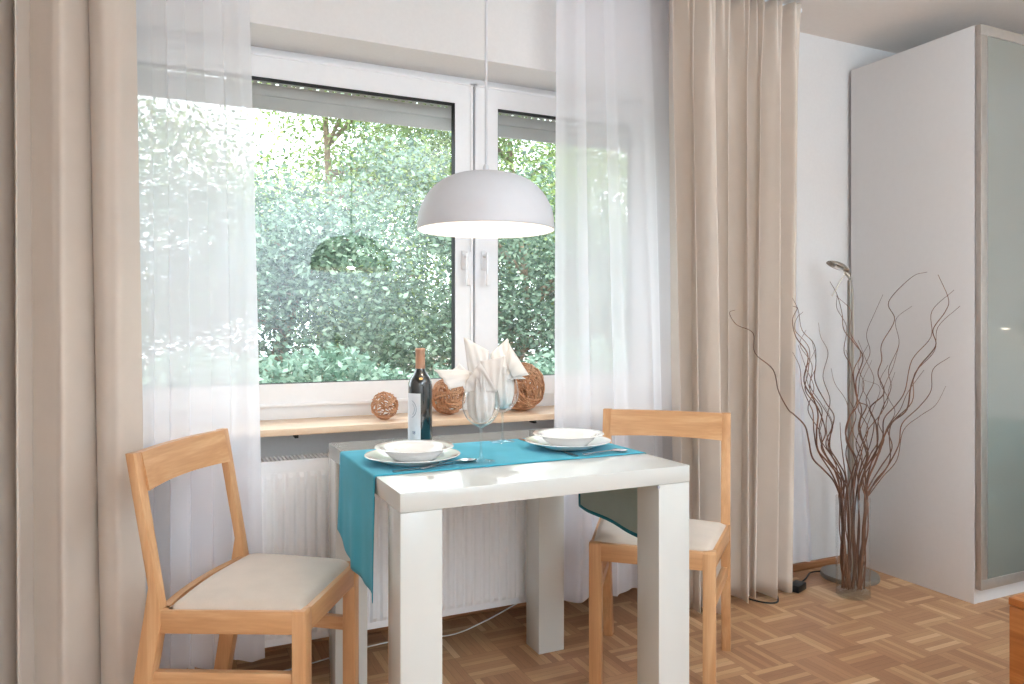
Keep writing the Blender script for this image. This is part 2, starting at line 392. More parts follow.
# radiator under the sill
rad = thing('radiator', (0, 0, 0), label='white ribbed panel radiator under the windowsill', cat='radiator')
rx0, rx1, rz0, rz1, ry = .02, 1.62, .1137, .688, 2.43
m = MB(); n = int((rx1-rx0-.06)/.0335); P0 = []; xs = []
x = rx0+.03
prof = [(rx0, .0)]
for i in range(n):
    prof += [(x, 0), (x+.008, -.008), (x+.0215, -.008), (x+.0295, 0)]; x += .0335
prof += [(rx1, 0)]
rows = []
for z in (rz0, rz0+.022, rz0+.036, rz1-.05, rz1-.036, rz1):
    k = 0 if z in (rz0, rz0+.022, rz1-.036, rz1) else 1
    rows.append([(p, ry+q*k, z) for p, q in prof])
m.grid(rows); m.build('front_panel', 'radiator_white', rad, angle=25)
m = MB(); m.box((rx0, ry, rz0), (rx0+.004, ry+.10, rz1)); m.box((rx1-.004, ry, rz0), (rx1, ry+.10, rz1)); m.box((rx0, ry+.095, rz0+.03), (rx1, ry+.1, rz1-.03))
m.build('side_panel', 'radiator_white', rad, smooth=False)
MB().box((rx0, ry-.002, rz1-.004), (rx1, ry+.006, rz1+.003), .001).build('top_rim', 'radiator_white', rad)
m = MB(); x = rx0+.006
while x < rx1: m.box((x, ry+.008, rz1-.010), (x+.005, ry+.096, rz1+.003)); x += .0125
m.build('top_grille', 'radiator_white', rad, smooth=False)
MB().box((rx0+.006, ry+.008, rz1-.05), (rx1-.006, ry+.094, rz1-.045)).build('fins', 'dark_gap', rad, smooth=False)
MB().tube([(1.56, ry+.05, rz0+.005), (1.56, ry+.05, .002)], .009).build('pipe', 'radiator_white', rad)
MB().tube([(.08, ry+.05, rz0+.005), (.08, ry+.05, .002)], .009).build('pipe', 'radiator_white', rad)

# ------------------------------------------------------------------ curtains
rail = thing('curtain_rail', (0, 0, 0), label='long white ceiling curtain rail running above the window', cat='curtain rail')
m = MB(); m.box((-1.2, 2.345, WZ-.018), (2.455, 2.415, WZ), .003); m.build('rail_body', 'window_white', rail)
m = MB()
for y in (2.362, 2.398): m.box((-1.2, y-.004, WZ-.0195), (2.45, y+.004, WZ-.017))
m.build('track_groove', 'dark_gap', rail, smooth=False)

def curtain(name, mat, X0, X1, y, z0, z1, phase, amp, seed, nu=420, nv=44, curl=.35, hem=.0, topamp=.6, thick=0.0, pleated=False, **kw):
    """X0,X1: functions of s (0 top..1 bottom) giving the edges; phase(t,s): fold phase, one fold per 2 pi.
    pleated: heavy cloth with broad round folds and narrow valleys; otherwise soft sine folds"""
    rnd = random.Random(seed); rows = []
    wob = [rnd.uniform(-1, 1) for _ in range(8)]
    hts = [rnd.uniform(.6, 1.1) for _ in range(60)]; skw = [rnd.uniform(-1, 1) for _ in range(60)]; drf = [rnd.uniform(-1, 1) for _ in range(60)]
    for j in range(nv+1):
        s = j/nv; z = z1+(z0-z1)*s; row = []
        A = amp*(topamp+(1-topamp)*min(1, s*1.6))
        for i in range(nu+1):
            t = i/nu; ph = phase(t, s)
            if pleated:
                f = (ph-PI/2)/(2*PI); k = int(math.floor(f)) % 60; q = f-math.floor(f)
                qs = q**(1+.35*skw[k]+.15*drf[k]*s)
                c = math.sin(PI*qs)
                h = hts[k]*(1-.25*s*abs(drf[k]))
                dy = A*(1-2*h*(c**.85))+.004*math.sin(ph*2.3+s*3+wob[2])*c
                top = max(0, 1-s*7)
                dy += .012*top*math.sin(3*ph+wob[3])
                dx = curl*A*(.6+.4*skw[k])*math.sin(2*PI*q)*(1-.5*top)
                dx += .010*drf[k]*s*math.sin(PI*q)
            else:
                hh = .5+.5*math.sin(ph*.37+wob[0]*3+s*.8)
                a = A*(.62+.5*hh)
                dy = a*math.sin(ph)+.004*math.sin(ph*2.7+s*2)*s
                dx = curl*a*math.sin(2*ph+.3)
            x = X0(s)+(X1(s)-X0(s))*t+dx*min(1, 8*t, 8*(1-t))
            zz = z+(hem*math.sin(ph+.7) if j == nv else 0)
            row.append((x, y+dy, zz))
        rows.append(row)
    o = MB().grid(rows).build(name, mat, angle=180)
    if thick: solid(o, thick)
    return tag(o, **kw)
def phases(vals, sway=.0, seed=1):
    """valley positions (0..1) -> monotone phase with valleys at given t (sin=+1 away from the room)"""
    r = random.Random(seed); sw = [r.uniform(-1, 1) for _ in vals]
    def f(t, s):
        vs = [v+sway*w_*s for v, w_ in zip(vals, sw)]
        for i in range(len(vs)-1):
            if t <= vs[i+1] or i == len(vs)-2:
                q = (t-vs[i])/(vs[i+1]-vs[i]); return PI/2+2*PI*(i+q)
        return PI/2
    return f
lerp = lambda a, b: (lambda s: a+(b-a)*s)
# right drape: px 667..797 of the photo
def pxX(u, Y): k = (u-512)/FPX; return Y*(SN+k*CS)/(CS-k*SN)
rv = [pxX(u, 2.31) for u in (645, 678, 694, 716, 736, 751, 767, 783, 803)]
rx_0, rx_1 = pxX(666, 2.31), pxX(797, 2.31)
curtain('drape', 'drape_beige', lerp(rx_0, rx_0+.05), lerp(rx_1-.005, rx_1-.035), 2.318, .022, WZ-.02, phases([(v-rx_0)/(rx_1-rx_0) for v in rv], .018, 3), .070, 5,
        curl=.30, hem=.006, topamp=.75, thick=.0022, nu=700, pleated=True, label='beige floor-length curtain at the right of the window', cat='curtain', group='beige curtains')
lv = [pxX(u, 2.31) for u in (-112, -75, -40, -12, 9, 25, 84, 142, 190)]
lx_0, lx_1 = pxX(-110, 2.31), pxX(133, 2.31)
curtain('drape', 'drape_beige', lerp(lx_0, lx_0), lerp(lx_1, lx_1+.035), 2.318, .022, WZ-.02, phases([(v-lx_0)/(lx_1-lx_0) for v in lv], .02, 8), .060, 9,
        curl=.22, hem=.006, topamp=.8, thick=.0022, nu=700, pleated=True, label='beige floor-length curtain at the left edge of the picture', cat='curtain', group='beige curtains')
def sheer_phase(n, seed):
    r = random.Random(seed); a = [r.uniform(0, 6) for _ in range(6)]
    def f(t, s):
        tt = t+.020*math.sin(7*t+a[0]+s*1.3)+.010*math.sin(17*t+a[1]+s*.9)+.004*math.sin(41*t+a[2])
        return 2*PI*n*tt+.9*math.sin(s*2+a[3])
    return f
curtain('sheer_curtain', 'sheer_white', lerp(-.30, -.30), lambda s: .228+.056*s**.8, 2.398, .10, WZ-.02, sheer_phase(5, 3), .019, 11, curl=.5, hem=.004, topamp=.5,
        label='white sheer curtain behind the left chair', cat='sheer curtain', group='white sheer curtains')
curtain('sheer_curtain', 'sheer_white', lambda s: 1.304-.02*s, lambda s: 2.41+.15*s, 2.398, .10, WZ-.02, sheer_phase(9, 21), .019, 13, curl=.5, hem=.004, topamp=.5,
        label='white sheer curtain hanging behind the right chair', cat='sheer curtain', group='white sheer curtains')

# ------------------------------------------------------------------ dining table
TX, TY, TW, TD, TZ, TK, LG = .4695, 1.5789, .7842, .7743, .75, .0432, .0971
tb = thing('dining_table', (TX+TW/2, TY+TD/2, 0), label='square high-gloss white dining table by the window', cat='table')
def rel(p, o): return (p[0]-o.location[0], p[1]-o.location[1], p[2]-o.location[2])
cx, cy = TX+TW/2, TY+TD/2
MB().box((-TW/2, -TD/2, TZ-TK), (TW/2, TD/2, TZ), .0012).build('tabletop', 'table_gloss', tb)
for sx in (-1, 1):
    for sy_ in (-1, 1):
        a = (sx*TW/2-(LG if sx > 0 else 0)+(0.0006 if sx < 0 else -.0006), sy_*TD/2-(LG if sy_ > 0 else 0)+(.0006 if sy_ < 0 else -.0006), 0)
        MB().box(a, (a[0]+LG, a[1]+LG, TZ-TK-.0008), .0012).build('leg', 'table_gloss', tb)
MB().tube([(TW/2-LG-.002, -TD/2+.004, TZ-TK-.006), (TW/2-LG-.002, -TD/2-.0015, TZ-TK-.006)], .0035, 10).build('screw', 'text_grey', tb)

# table runner draped over both sides
def runner():
    y0, y1 = 1.778, 2.167; nw = 26
    rows = []
    zt = TZ+.0018
    def left_bot(q): # q 0 near .. 1 far
        pts = [(0, .456), (.1, .460), (.3, .468), (.45, .473), (.6, .478), (.75, .483), (.88, .498), (1, .530)]
        for (a, za), (b, zb) in zip(pts, pts[1:]):
            if q <= b: return za+(zb-za)*(q-a)/(b-a)
    def right_bot(q):
        pts = [(0, .495), (.45, .500), (.85, .506), (1, .513)]
        for (a, za), (b, zb) in zip(pts, pts[1:]):
            if q <= b: return za+(zb-za)*(q-a)/(b-a)
    nh, nt_ = 22, 40
    for j in range(nw+1):
        q = j/nw; y = y0+(y1-y0)*q; row = []
        for i in range(nh):                       # left hang, bottom to top
            s = i/nh; z = left_bot(q)+(TZ-.006-left_bot(q))*s; d = 1-s
            wob_ = .007*d**.7*(1+math.sin(q*11+1.0+d*1.2))+.004*d*math.sin(q*23+2)
            row.append((TX-.0045-wob_*.8, y-.006*d*q-.028*d**.6*(1-q)+.004*d*math.sin(q*9), z))
        for a in (0, .5, 1): row.append((TX-.0045*(math.cos(a*PI/2)), y, TZ-.004+(.0058)*math.sin(a*PI/2)))
        for i in range(1, nt_):
            s = i/nt_; x = TX+TW*s
            row.append((x, y+.0015*math.sin(s*14), zt+.0006*(1+math.sin(s*31+q*7))*(1 if 0 < q < 1 else 0)))
        for a in (1, .5, 0): row.append((TX+TW+.0045*(math.cos(a*PI/2)), y, TZ-.004+(.0058)*math.sin(a*PI/2)))
        for i in range(nh-1, -1, -1):
            s = i/nh; z = right_bot(q)+(TZ-.006-right_bot(q))*s; d = 1-s
            wob_ = .006*d**.7*(1+math.sin(q*9+2.0+d))
            row.append((TX+TW+.0045+wob_, y, z))
        rows.append(row)
    r = thing('table_runner', (cx, cy, TZ), label='teal linen table runner draped across the white table', cat='table runner')
    rl = [[rel(p, r) for p in row] for row in rows]
    o = MB().grid(rl).build('cloth', 'linen_teal', r, angle=180); solid(o, .0012, 0)
    # stitched hem band on the edges of both hanging ends (inner face)
    for side in (0, 1):
        h = MB()
        idx = (lambda i: i) if side == 0 else (lambda i: len(rl[0])-1-i)
        off = (.0014 if side == 0 else -.0014)
        h.grid([[(rl[j][idx(i)][0]+off, rl[j][idx(i)][1], rl[j][idx(i)][2]) for j in range(nw+1)] for i in (0, 1)])
        for cols in ((0, 1), (nw-1, nw)):
            h.grid([[(rl[j][idx(i)][0]+off, rl[j][idx(i)][1], rl[j][idx(i)][2]) for i in range(0, 20)] for j in cols])
        bmesh.ops.remove_doubles(h.bm, verts=h.bm.verts, dist=1e-5)
        solid(h.build('hem', 'linen_hem', r, angle=180), .0006, 0)
    for side in (0, 1):
        idx = (lambda i: i) if side == 0 else (lambda i: len(rl[0])-1-i)
        off = (.0011 if side == 0 else -.0011)
        ln = MB().grid([[(rl[j][idx(i)][0]+off, rl[j][idx(i)][1], rl[j][idx(i)][2]) for i in range(0, 22)] for j in range(0, nw+1)]).build('lining', 'linen_lining', r, angle=180)
        tag(ln, 'grey-green underside of the hanging end')
runner()

# ------------------------------------------------------------------ tableware
def plate(loc, lab):
    p = [(0, .002), (.070, .002), (.072, 0), (.076, 0), (.080, .004), (.126, .0185), (.1275, .020), (.1265, .0212), (.122, .0205), (.084, .0085), (.074, .0055), (0, .005)]
    o = MB().lathe(p, n=72).build('dinner_plate', 'porcelain', angle=60); o.location = loc
    return tag(o, lab, 'plate', 'white dinner plates')
def bowl(loc, lab):
    p = [(0, .002), (.050, .002), (.052, 0), (.055, 0), (.060, .004), (.078, .020), (.083, .0285), (.104, .0325), (.1055, .034), (.104, .0353), (.082, .0325), (.076, .024), (.056, .0075), (0, .005)]
    o = MB().lathe(p, n=72).build('soup_plate', 'porcelain', angle=60); o.location = loc
    return tag(o, lab, 'plate', 'white soup plates')
PL = (.606, 1.921, TZ+.0035); PR = (1.090, 1.938, TZ+.0070)
plate(PL, 'white flat dinner plate at the left place setting')
bowl((PL[0]+.006, PL[1]+.004, PL[2]+.0056), 'white deep soup plate on the left dinner plate')
plate(PR, 'white flat dinner plate at the right place setting')
bowl((PR[0]+.003, PR[1]+.002, PR[2]+.0056), 'white deep soup plate on the right dinner plate')

def flat_path(prof, th, a, b, z, name, arch=0.0, bowlz=None):
    """cutlery: prof list of (t along, half width); laid from a to b (xy)"""
    A = Vector((a[0], a[1], z)); B = Vector((b[0], b[1], z)); d = (B-A); Ln = d.length; d.normalize(); nrm = Vector((-d.y, d.x, 0))
    rows_t, rows_b = [], []
    for (t, hw) in prof:
        c = A+d*(Ln*t); zz = arch*math.sin(PI*min(1, max(0, t)))
        dip = bowlz(t) if bowlz else 0
        rows_t.append([c+nrm*(hw*k)+Vector((0, 0, zz+th-(dip*(1-k*k)))) for k in (-1, -.5, 0, .5, 1)])
        rows_b.append([c+nrm*(hw*k)+Vector((0, 0, zz-(dip*(1-k*k)))) for k in (-1, -.5, 0, .5, 1)])
    m = MB(); m.grid(rows_t); m.grid(rows_b)
    m.grid([[r[0] for r in rows_t], [r[0] for r in rows_b]]); m.grid([[r[4] for r in rows_t], [r[4] for r in rows_b]])
    m.grid([rows_t[0], rows_b[0]]); m.grid([rows_t[-1], rows_b[-1]])
    bmesh.ops.remove_doubles(m.bm, verts=m.bm.verts, dist=1e-5)
    return m
KN = [(0, .004), (.02, .0075), (.3, .0062), (.45, .0045), (.52, .007), (.8, .0085), (.95, .006), (1, .001)]
SP = [(0, .003), (.03, .008), (.3, .005), (.6, .0032), (.68, .004), (.74, .012), (.80, .018), (.86, .0205), (.92, .0185), (.97, .012), (1, .003)]
sd = lambda t: .006*max(0, math.sin(PI*(t-.68)/.32)) if t > .68 else 0
tag(flat_path(KN, .0022, (.517, 1.801), (.690, 1.838), TZ+.0030, 'k').build('table_knife', 'steel', angle=50), 'steel table knife lying in front of the left plate', 'knife')
o = flat_path(SP, .0016, (.586, 1.800), (.762, 1.862), TZ+.0068, 's', .004, sd).build('table_spoon', 'steel', angle=60)
tag(o, 'steel spoon in front of the left plate, bowl towards the near wine glass', 'spoon')
tag(flat_path(KN, .0022, (1.037, 1.985), (1.033, 2.158), TZ+.0030, 'k2').build('table_knife', 'steel', angle=50), 'steel knife poking out from behind the right plate', 'knife')
o = flat_path(SP, .0016, (1.060, 1.800), (1.215, 1.818), TZ+.0068, 's2', .003, sd).build('table_spoon', 'steel', angle=60)
tag(o, 'steel spoon lying along the front edge of the runner by the right plate', 'spoon')
def fork(a, b, z, lab):
    f = thing('table_fork', (a[0], a[1], z), math.atan2(b[1]-a[1], b[0]-a[0]), label=lab, cat='fork')
    Ln = math.hypot(b[0]-a[0], b[1]-a[1])
    m = flat_path([(0, .003), (.03, .008), (.4, .005), (.62, .003), (.70, .006), (.76, .0115), (.82, .012)], .0018, (0, 0), (Ln, 0), 0, 'f')
    m.build('handle', 'steel', f, angle=60)
    for k in range(4):
        y = -.0095+k*.0063
        MB().box((Ln*.81, y-.0012, 0), (Ln, y+.0012, .0018), .0005).build('tine', 'steel', f)
fork((1.041, 1.800), (1.045, 1.965), TZ+.0030, 'steel fork with its handle showing under the front of the right plate')

def wineglass(x, y, lab):
    g = thing('wine_glass', (x, y, TZ+.0022), label=lab, cat='wine glass', group='stemmed wine glasses')
    b = [(.0045, .090), (.012, .0945), (.026, .103), (.038, .115), (.0465, .130), (.0508, .147), (.0505, .163), (.0475, .180), (.0425, .198), (.0375, .214)]
    bi = [(r-.0011, z+(.0016 if i < 3 else 0)) for i, (r, z) in enumerate(b)]
    P = spline([(r, z, 0) for r, z in b], 3); Q = spline([(r, z, 0) for r, z in bi], 3)
    MB().lathe([(0, .0895)]+[(p.x, p.y) for p in P]+[(p.x, p.y) for p in Q[::-1]]+[(0, .0918)], n=56).build('glass_bowl', 'clear_glass', g, angle=180)
    st = [(0, .0022), (.0385, .0006), (.0387, .0014), (.020, .0040), (.008, .0075), (.0045, .014), (.0033, .035), (.0033, .070), (.0045, .088), (0, .0905)]
    MB().lathe([(0, 0), (.0385, 0)]+st[1:], n=40).build('stem', 'glass_foot', g, angle=180)
    return g
G1 = (.7736, 1.8495); G2 = (.9634, 2.130)
wineglass(*G1, 'near wine glass beside the spoon, holding a fan-folded white napkin')
wineglass(*G2, 'far wine glass at the back edge of the runner, its napkin peaking to the right')

# napkins: a folded bundle inside the bowl with cloth leaves opening above the rim
RV = Vector((CS, -SN, 0)); DV = Vector((SN, CS, 0))
def patch(m, c00, c10, c01, c11, bulge, fold=0.0, n=12):
    """bilinear cloth leaf with a bulge along its normal and a crease down the middle"""
    c00, c10, c01, c11 = map(Vector, (c00, c10, c01, c11)); nr = (c10-c00).cross(c01-c00).normalized()
    rows = []
    for j in range(n+1):
        v = j/n; row = []
        for i in range(n+1):
            u = i/n
            p = (c00*(1-u)+c10*u)*(1-v)+(c01*(1-u)+c11*u)*v
            p = p+nr*(bulge*math.sin(PI*v)*(.4+.6*math.sin(PI*u))+fold*(1-abs(2*u-1))*(1-.4*v))
            p = p+nr*.0022*math.sin(u*19+v*5)
            row.append(p)
        rows.append(row)
    m.grid(rows)
def napkin(gx, gy, leaves, lab):
    m = MB(); c = Vector((gx, gy, TZ+.0022)); rows = []
    prof = [(.006, .104), (.020, .108), (.032, .122), (.039, .142), (.041, .160), (.039, .180), (.036, .198), (.033, .214), (.033, .226), (.036, .236)]
    for (r, z) in prof:
        row = []
        for k in range(49):
            a = 2*PI*k/48; fold_ = .80+.15*math.cos(9*a+z*14)+.04*math.sin(17*a+z*60)
            row.append(c+Vector((r*fold_*math.cos(a), r*fold_*math.sin(a), z)))
        rows.append(row)
    m.grid(rows)
    for q in leaves: patch(m, *q)
    bmesh.ops.recalc_face_normals(m.bm, faces=m.bm.faces)
    o = m.build('napkin', 'napkin_white', angle=180, recalc=False); 
    loc = Vector((gx, gy, TZ)); o.data.transform(Matrix.Translation(-loc)); o.location = loc
    solid(o, .0010)
    return tag(o, lab, 'napkin', 'folded white napkins')
D1 = G1[0]*SN+G1[1]*CS; D2 = G2[0]*SN+G2[1]*CS
napkin(*G1, [
    (at(470, 386, D1-.01), at(472, 372, D1+.02), at(449, 389, D1-.06), at(434, 369.5, D1-.03), .012, .006),
    (at(472, 372, D1+.02), at(466, 384, D1-.01), at(459, 363.5, D1+.01), at(447, 376, D1-.04), .010, .0),
    (at(470, 384, D1+.02), at(489, 378, D1+.02), at(463.5, 337, D1+.045), at(489, 351, D1+.035), .010, .0),
    (at(464, 392, D1-.025), at(497, 392, D1-.025), at(466, 381, D1-.035), at(480, 361.5, D1-.05), -.010, .0),
    (at(480, 392, D1-.025), at(497, 392, D1-.020), at(480, 361.5, D1-.050), at(505, 356, D1-.045), -.008, .0),
], 'white napkin folded into leaves in the near wine glass')
napkin(*G2, [
    (at(493, 386, D2-.02), at(511, 386, D2-.02), at(490, 354, D2-.02), at(507.5, 338, D2-.01), .008, .0),
    (at(504, 388, D2-.02), at(513, 380, D2+.01), at(507.5, 338, D2-.01), at(512, 352, D2+.01), .004, .0),
    (at(506, 362, D2-.02), at(512, 378, D2-.03), at(508.5, 343, D2-.01), at(529, 375, D2-.035), .010, .004),
    (at(500, 384, D2-.02), at(512, 379, D2-.02), at(508, 366, D2-.02), at(526, 379, D2-.035), .004, .0),
], 'white napkin pointing up and right in the far wine glass')

# wine bottle
bt = thing('wine_bottle', (.712, 2.182, TZ+.0), math.radians(0), label='dark red-wine bottle with white label and copper foil on the table', cat='bottle')
prof = [(0, .004), (.030, .0), (.0355, .003), (.0365, .008), (.0365, .180), (.0355, .193), (.031, .206), (.023, .218), (.0165, .228), (.0143, .236), (.0138, .262), (.0138, .294), (0, .294)]
MB().lathe(prof, n=48).build('bottle_body', 'bottle_glass', bt, angle=50)
MB().lathe([(.0142, .2345), (.0146, .2365), (.0143, .288), (.0150, .289), (.0150, .2955), (.0138, .2975), (0, .2975)], n=40).build('foil_capsule', 'foil_copper', bt, angle=40)
def shell(r, a0, a1, z0, z1, n=20, nz=1):
    return [[(r*math.cos(a0+(a1-a0)*i/n), r*math.sin(a0+(a1-a0)*i/n), z0+(z1-z0)*j/nz) for i in range(n+1)] for j in range(nz+1)]
# direction from bottle to camera
ca = math.atan2(-2.182, -.712)
lb = MB().grid(shell(.0368, ca-math.radians(112), ca+math.radians(2), .020, .162)).build('paper_label', 'porcelain', bt)
lb.data.materials[0] = plain('label_paper', 'ECEAEE', 0.75, 0.2, var=.015)
def on_label(x, z, r=.0371):   # x: metres round the label from its visible centre
    a = ca-math.radians(42)+x/.0368
    return (r*math.cos(a), r*math.sin(a), z)
em = MB(); pts = [on_label(-.006+.021*math.cos(t), .115+.026*math.sin(t)) for t in [(-75+150*i/16)*PI/180 for i in range(17)]]
em.tube(pts, .0009, 5); em.tube([on_label(-.006+.015*math.cos(t), .115+.019*math.sin(t)) for t in [(-60+120*i/12)*PI/180 for i in range(13)]], .0006, 5)
em.build('label_emblem', 'text_grey', lb)
tx = MB()
tx.tube([on_label(.002, .047), on_label(.004, .049), on_label(.004, .040)], .0006, 5)
for zc in (.0422, .0468): tx.tube([on_label(.009+.0024*math.cos(2*PI*i/12), zc+.0021*math.sin(2*PI*i/12)) for i in range(13)], .0006, 5)
tx.build('label_number', 'text_blue', lb)
sl_ = MB().lathe([(0, 0), (.0052, 0), (.0052, .0012), (0, .0014)], n=24).build('neck_seal', 'gold_seal', bt); sl_.rotation_euler = (math.radians(58), 0, ca+math.radians(4)+PI/2); sl_.scale = (1.15, .85, 1)
sl_.location = (.0318*math.cos(ca+.07), .0318*math.sin(ca+.07), .2060)

# wicker balls on the sill
def wicker(x, y, r, n, seed, lab):
    rnd = random.Random(seed); m = MB()
    for i in range(n):
        ax = Vector((rnd.gauss(0, 1), rnd.gauss(0, 1), rnd.gauss(0, 1))).normalized(); a = ax.orthogonal().normalized(); b = ax.cross(a)
        off = rnd.uniform(-.55, .55)*r; rr = math.sqrt(r*r-off*off)*rnd.uniform(.90, 1.0); ph = rnd.uniform(0, 6); arc = rnd.uniform(1.6, 4.0)
        pts = []
        for k in range(19):
            t = ph+arc*k/18; w_ = 1+.05*math.sin(3*t+ph)
            p = ax*(off+.16*r*math.sin(2*t+ph))+(a*math.cos(t)+b*math.sin(t))*rr*w_*.97
            if p.length > r: p = p.normalized()*r
            pts.append(p)
        m.tube(pts, rnd.uniform(.0015, .0026)*(.75+r*5), 5)
    o = m.build('wicker_ball', 'wicker', angle=180); o.location = (x, y, .784+r+.001)
    return tag(o, lab, 'ball', 'wicker balls on the windowsill')
def sillp(u, Y): k = (u-512)/FPX; D = Y/(CS-k*SN); return D*(SN+k*CS), Y
x, y = sillp(384.5, 2.58); wicker(x, y, .0485, 44, 3, 'small brown wicker ball on the sill left of the bottle')
x, y = sillp(448, 2.628); wicker(x, y, .0665, 80, 4, 'medium wicker ball on the sill between bottle and near glass')
x, y = sillp(521.5, 2.625); wicker(x, y, .093, 140, 5, 'largest wicker ball on the sill right of the glasses')

# ------------------------------------------------------------------ pendant lamp
pd = thing('pendant_lamp', (.8245, 1.9345, WZ), label='white dome pendant lamp hanging lit above the dining table', cat='lamp')
R = .193; zr = 1.386-WZ; H = .157
outer = [(.028, H), (.060, H-.001), (.095, H-.009), (.128, H-.025), (.156, H-.050), (.176, H-.080), (.188, H-.112), (R, .004), (R+.0005, 0)]
inner = [(r-.0025, max(0, z-.003)) for r, z in outer]
PO = spline([(r, z, 0) for r, z in outer], 4); PI_ = spline([(r, z, 0) for r, z in inner], 4)
MB().lathe([(0, H)]+[(p.x, p.y) for p in PO]+[(p.x, p.y) for p in PI_[::-1]]+[(0, H-.004)], (0, 0, zr), n=96).build('lamp_shade', 'lamp_white', pd, angle=60)
MB().lathe([(0, H+.026), (.006, H+.026), (.0085, H+.020), (.0095, H+.001), (0, H)], (0, 0, zr), n=24).build('cord_grip', 'lamp_white', pd)
MB().tube([(0, 0, zr+H+.024), (0, 0, -.03)], .0042, 8).build('cord', 'lamp_white', pd)
MB().lathe([(0, -.045), (.02, -.045), (.05, -.01), (.05, 0), (0, 0)], n=32).build('ceiling_rose', 'lamp_white', pd)
MB().tube([(0, 0, zr+H-.004), (0, 0, zr+H-.05)], .018, 16).build('socket', 'lamp_white', pd)
MB().lathe([(0, .036), (.018, .038), (.031, .055), (.034, .072), (.028, .092), (.014, .108), (0, .110)], (0, 0, zr), n=32).build('bulb', 'bulb_glow', pd)
lamp('pendant_bulb_light', 'POINT', (.8245, 1.9345, 1.386+.03), (0, 0, 0), 3.8, (1.0, 0.80, 0.58), shadow_soft_size=.03)

# ------------------------------------------------------------------ chairs
def make_chair(x, y, deg, lab):
    c = thing('dining_chair', (x, y, 0), math.radians(deg), label=lab, cat='chair', group='wooden chairs at the table')
    WF, WB, zs, zt, zb = .1875, .2199, .4546, .8169, .7255; a, b, rl = .0345, .0375, .0554
    for s in (-1, 1):
        y0, y1 = sorted((s*WF, s*(WF-b)))
        m = MB(); m.prism([(-a, 0), (0, 0), (0, zs-.006), (-.004, zs), (-a, zs)], 'y', y0, y1, .0022); m.build('leg', 'beech_z', c)
        y0, y1 = sorted((s*WB, s*(WB-.031)))
        poly = [(-.456, 0), (-.415, 0), (-.340, .420), (-.342, .458), (-.350, .505), (-.4065, zt), (-.4285, zt), (-.380, .555), (-.371, .505), (-.380, .450)]
        m = MB(); m.prism(poly, 'y', y0, y1, .002); m.build('leg', 'beech_z', c)
        # side rail and stretcher follow the taper of the seat
        for (z0, z1, xb, nm, ins, th) in ((zs-rl, zs-.001, -.352, 'side_rail', .0015, .022), (.270, .306, -.385, 'stretcher', .007, .020)):
            yb = WF+(WB-WF)*(-xb)/.35; yb = min(yb, WB)
            A = (-a+.004, s*(WF-ins)); B = (xb, s*(yb-ins)); A2 = (-a+.004, s*(WF-ins-th)); B2 = (xb, s*(yb-ins-th))
            m = MB(); poly = [A, B, B2, A2]
            m.prism(poly, 'z', z0, z1, .0015); m.build(nm, 'beech_x', c)
    MB().box((-.024, -WF+b-.004, zs-rl), (-.0015, WF-b+.004, zs-.001), .0015).build('front_rail', 'beech_y', c)
    P = []
    for t in range(15):
        q = -1+2*t/14; yy = q*(WB-.029); xo = -.350-.020*(1-q*q)
        P.append([(xo+.016, yy, zs-rl), (xo+.016, yy, zs+.001), (xo-.004, yy, zs+.001), (xo-.004, yy, zs-rl), (xo+.016, yy, zs-rl)])
    m = MB(); m.grid(P); m.build('rear_rail', 'beech_y', c, angle=30)
    # bowed top rail of the back
    rows = []
    nn = 14; w_ = WB-.029
    def X(z): return -.4055+(zt-z)*.225+.001
    P = []
    for t in range(nn+1):
        q = -1+2*t/nn; yy = q*w_; bow = -.020*(1-q*q)
        zb_ = zb+.004*(1-q*q)
        P.append([(X(zb_)+bow, yy, zb_), (X(zt)+bow, yy, zt-.0015), (X(zt)+bow-.020, yy, zt-.0015), (X(zb_)+bow-.020, yy, zb_), (X(zb_)+bow, yy, zb_)])
    m = MB(); m.grid(P)
    m.bm.faces.new([m.bm.verts.new(p) for p in P[0][:4]]); m.bm.faces.new([m.bm.verts.new(p) for p in P[-1][:4]])
    bmesh.ops.remove_doubles(m.bm, verts=m.bm.verts, dist=1e-5)
    m.build('backrest', 'beech_y', c, angle=30)
    # upholstered pad
    n = 22; top, bot = [], []
    for i in range(n+1):
        u = i/n; row, rb = [], []
        xx = -.016-.312*u
        for j in range(n+1):
            v = -1+2*j/n; W_ = (WF-.012)+(WB-WF)*u
            if u > .85: W_ -= .0*1
            e = min(1, (1-abs(v))*9, u*12+.0, (1-u)*12)
            dome = .010*(1-v*v)**.6*(max(0, math.sin(PI*u)))**.5
            z = zs-.001+.012*max(0, e)**.45+dome
            sag = -.003*math.cos(PI*v)*0
            row.append((xx-.016*(1-v*v)*u, v*W_, z+sag)); rb.append((xx-.016*(1-v*v)*u, v*W_, zs-.004))
        top.append(row); bot.append(rb)
    m = MB(); m.grid(top); m.grid(bot)
    m.grid([top[0], bot[0]]); m.grid([top[-1], bot[-1]]); m.grid([[r[0] for r in top], [r[0] for r in bot]]); m.grid([[r[-1] for r in top], [r[-1] for r in bot]])
    bmesh.ops.remove_doubles(m.bm, verts=m.bm.verts, dist=1e-5)
    # keep clear of the rear legs: trim corners
    m.build('seat_pad', 'suede', c, angle=75)
    return c
make_chair(.3998, 1.9237, -32.28, 'light wooden chair with beige seat pad left of the table')
make_chair(1.3179, 1.8418, 227.3, 'light wooden chair with beige seat pad right of the table, partly hidden by its leg')

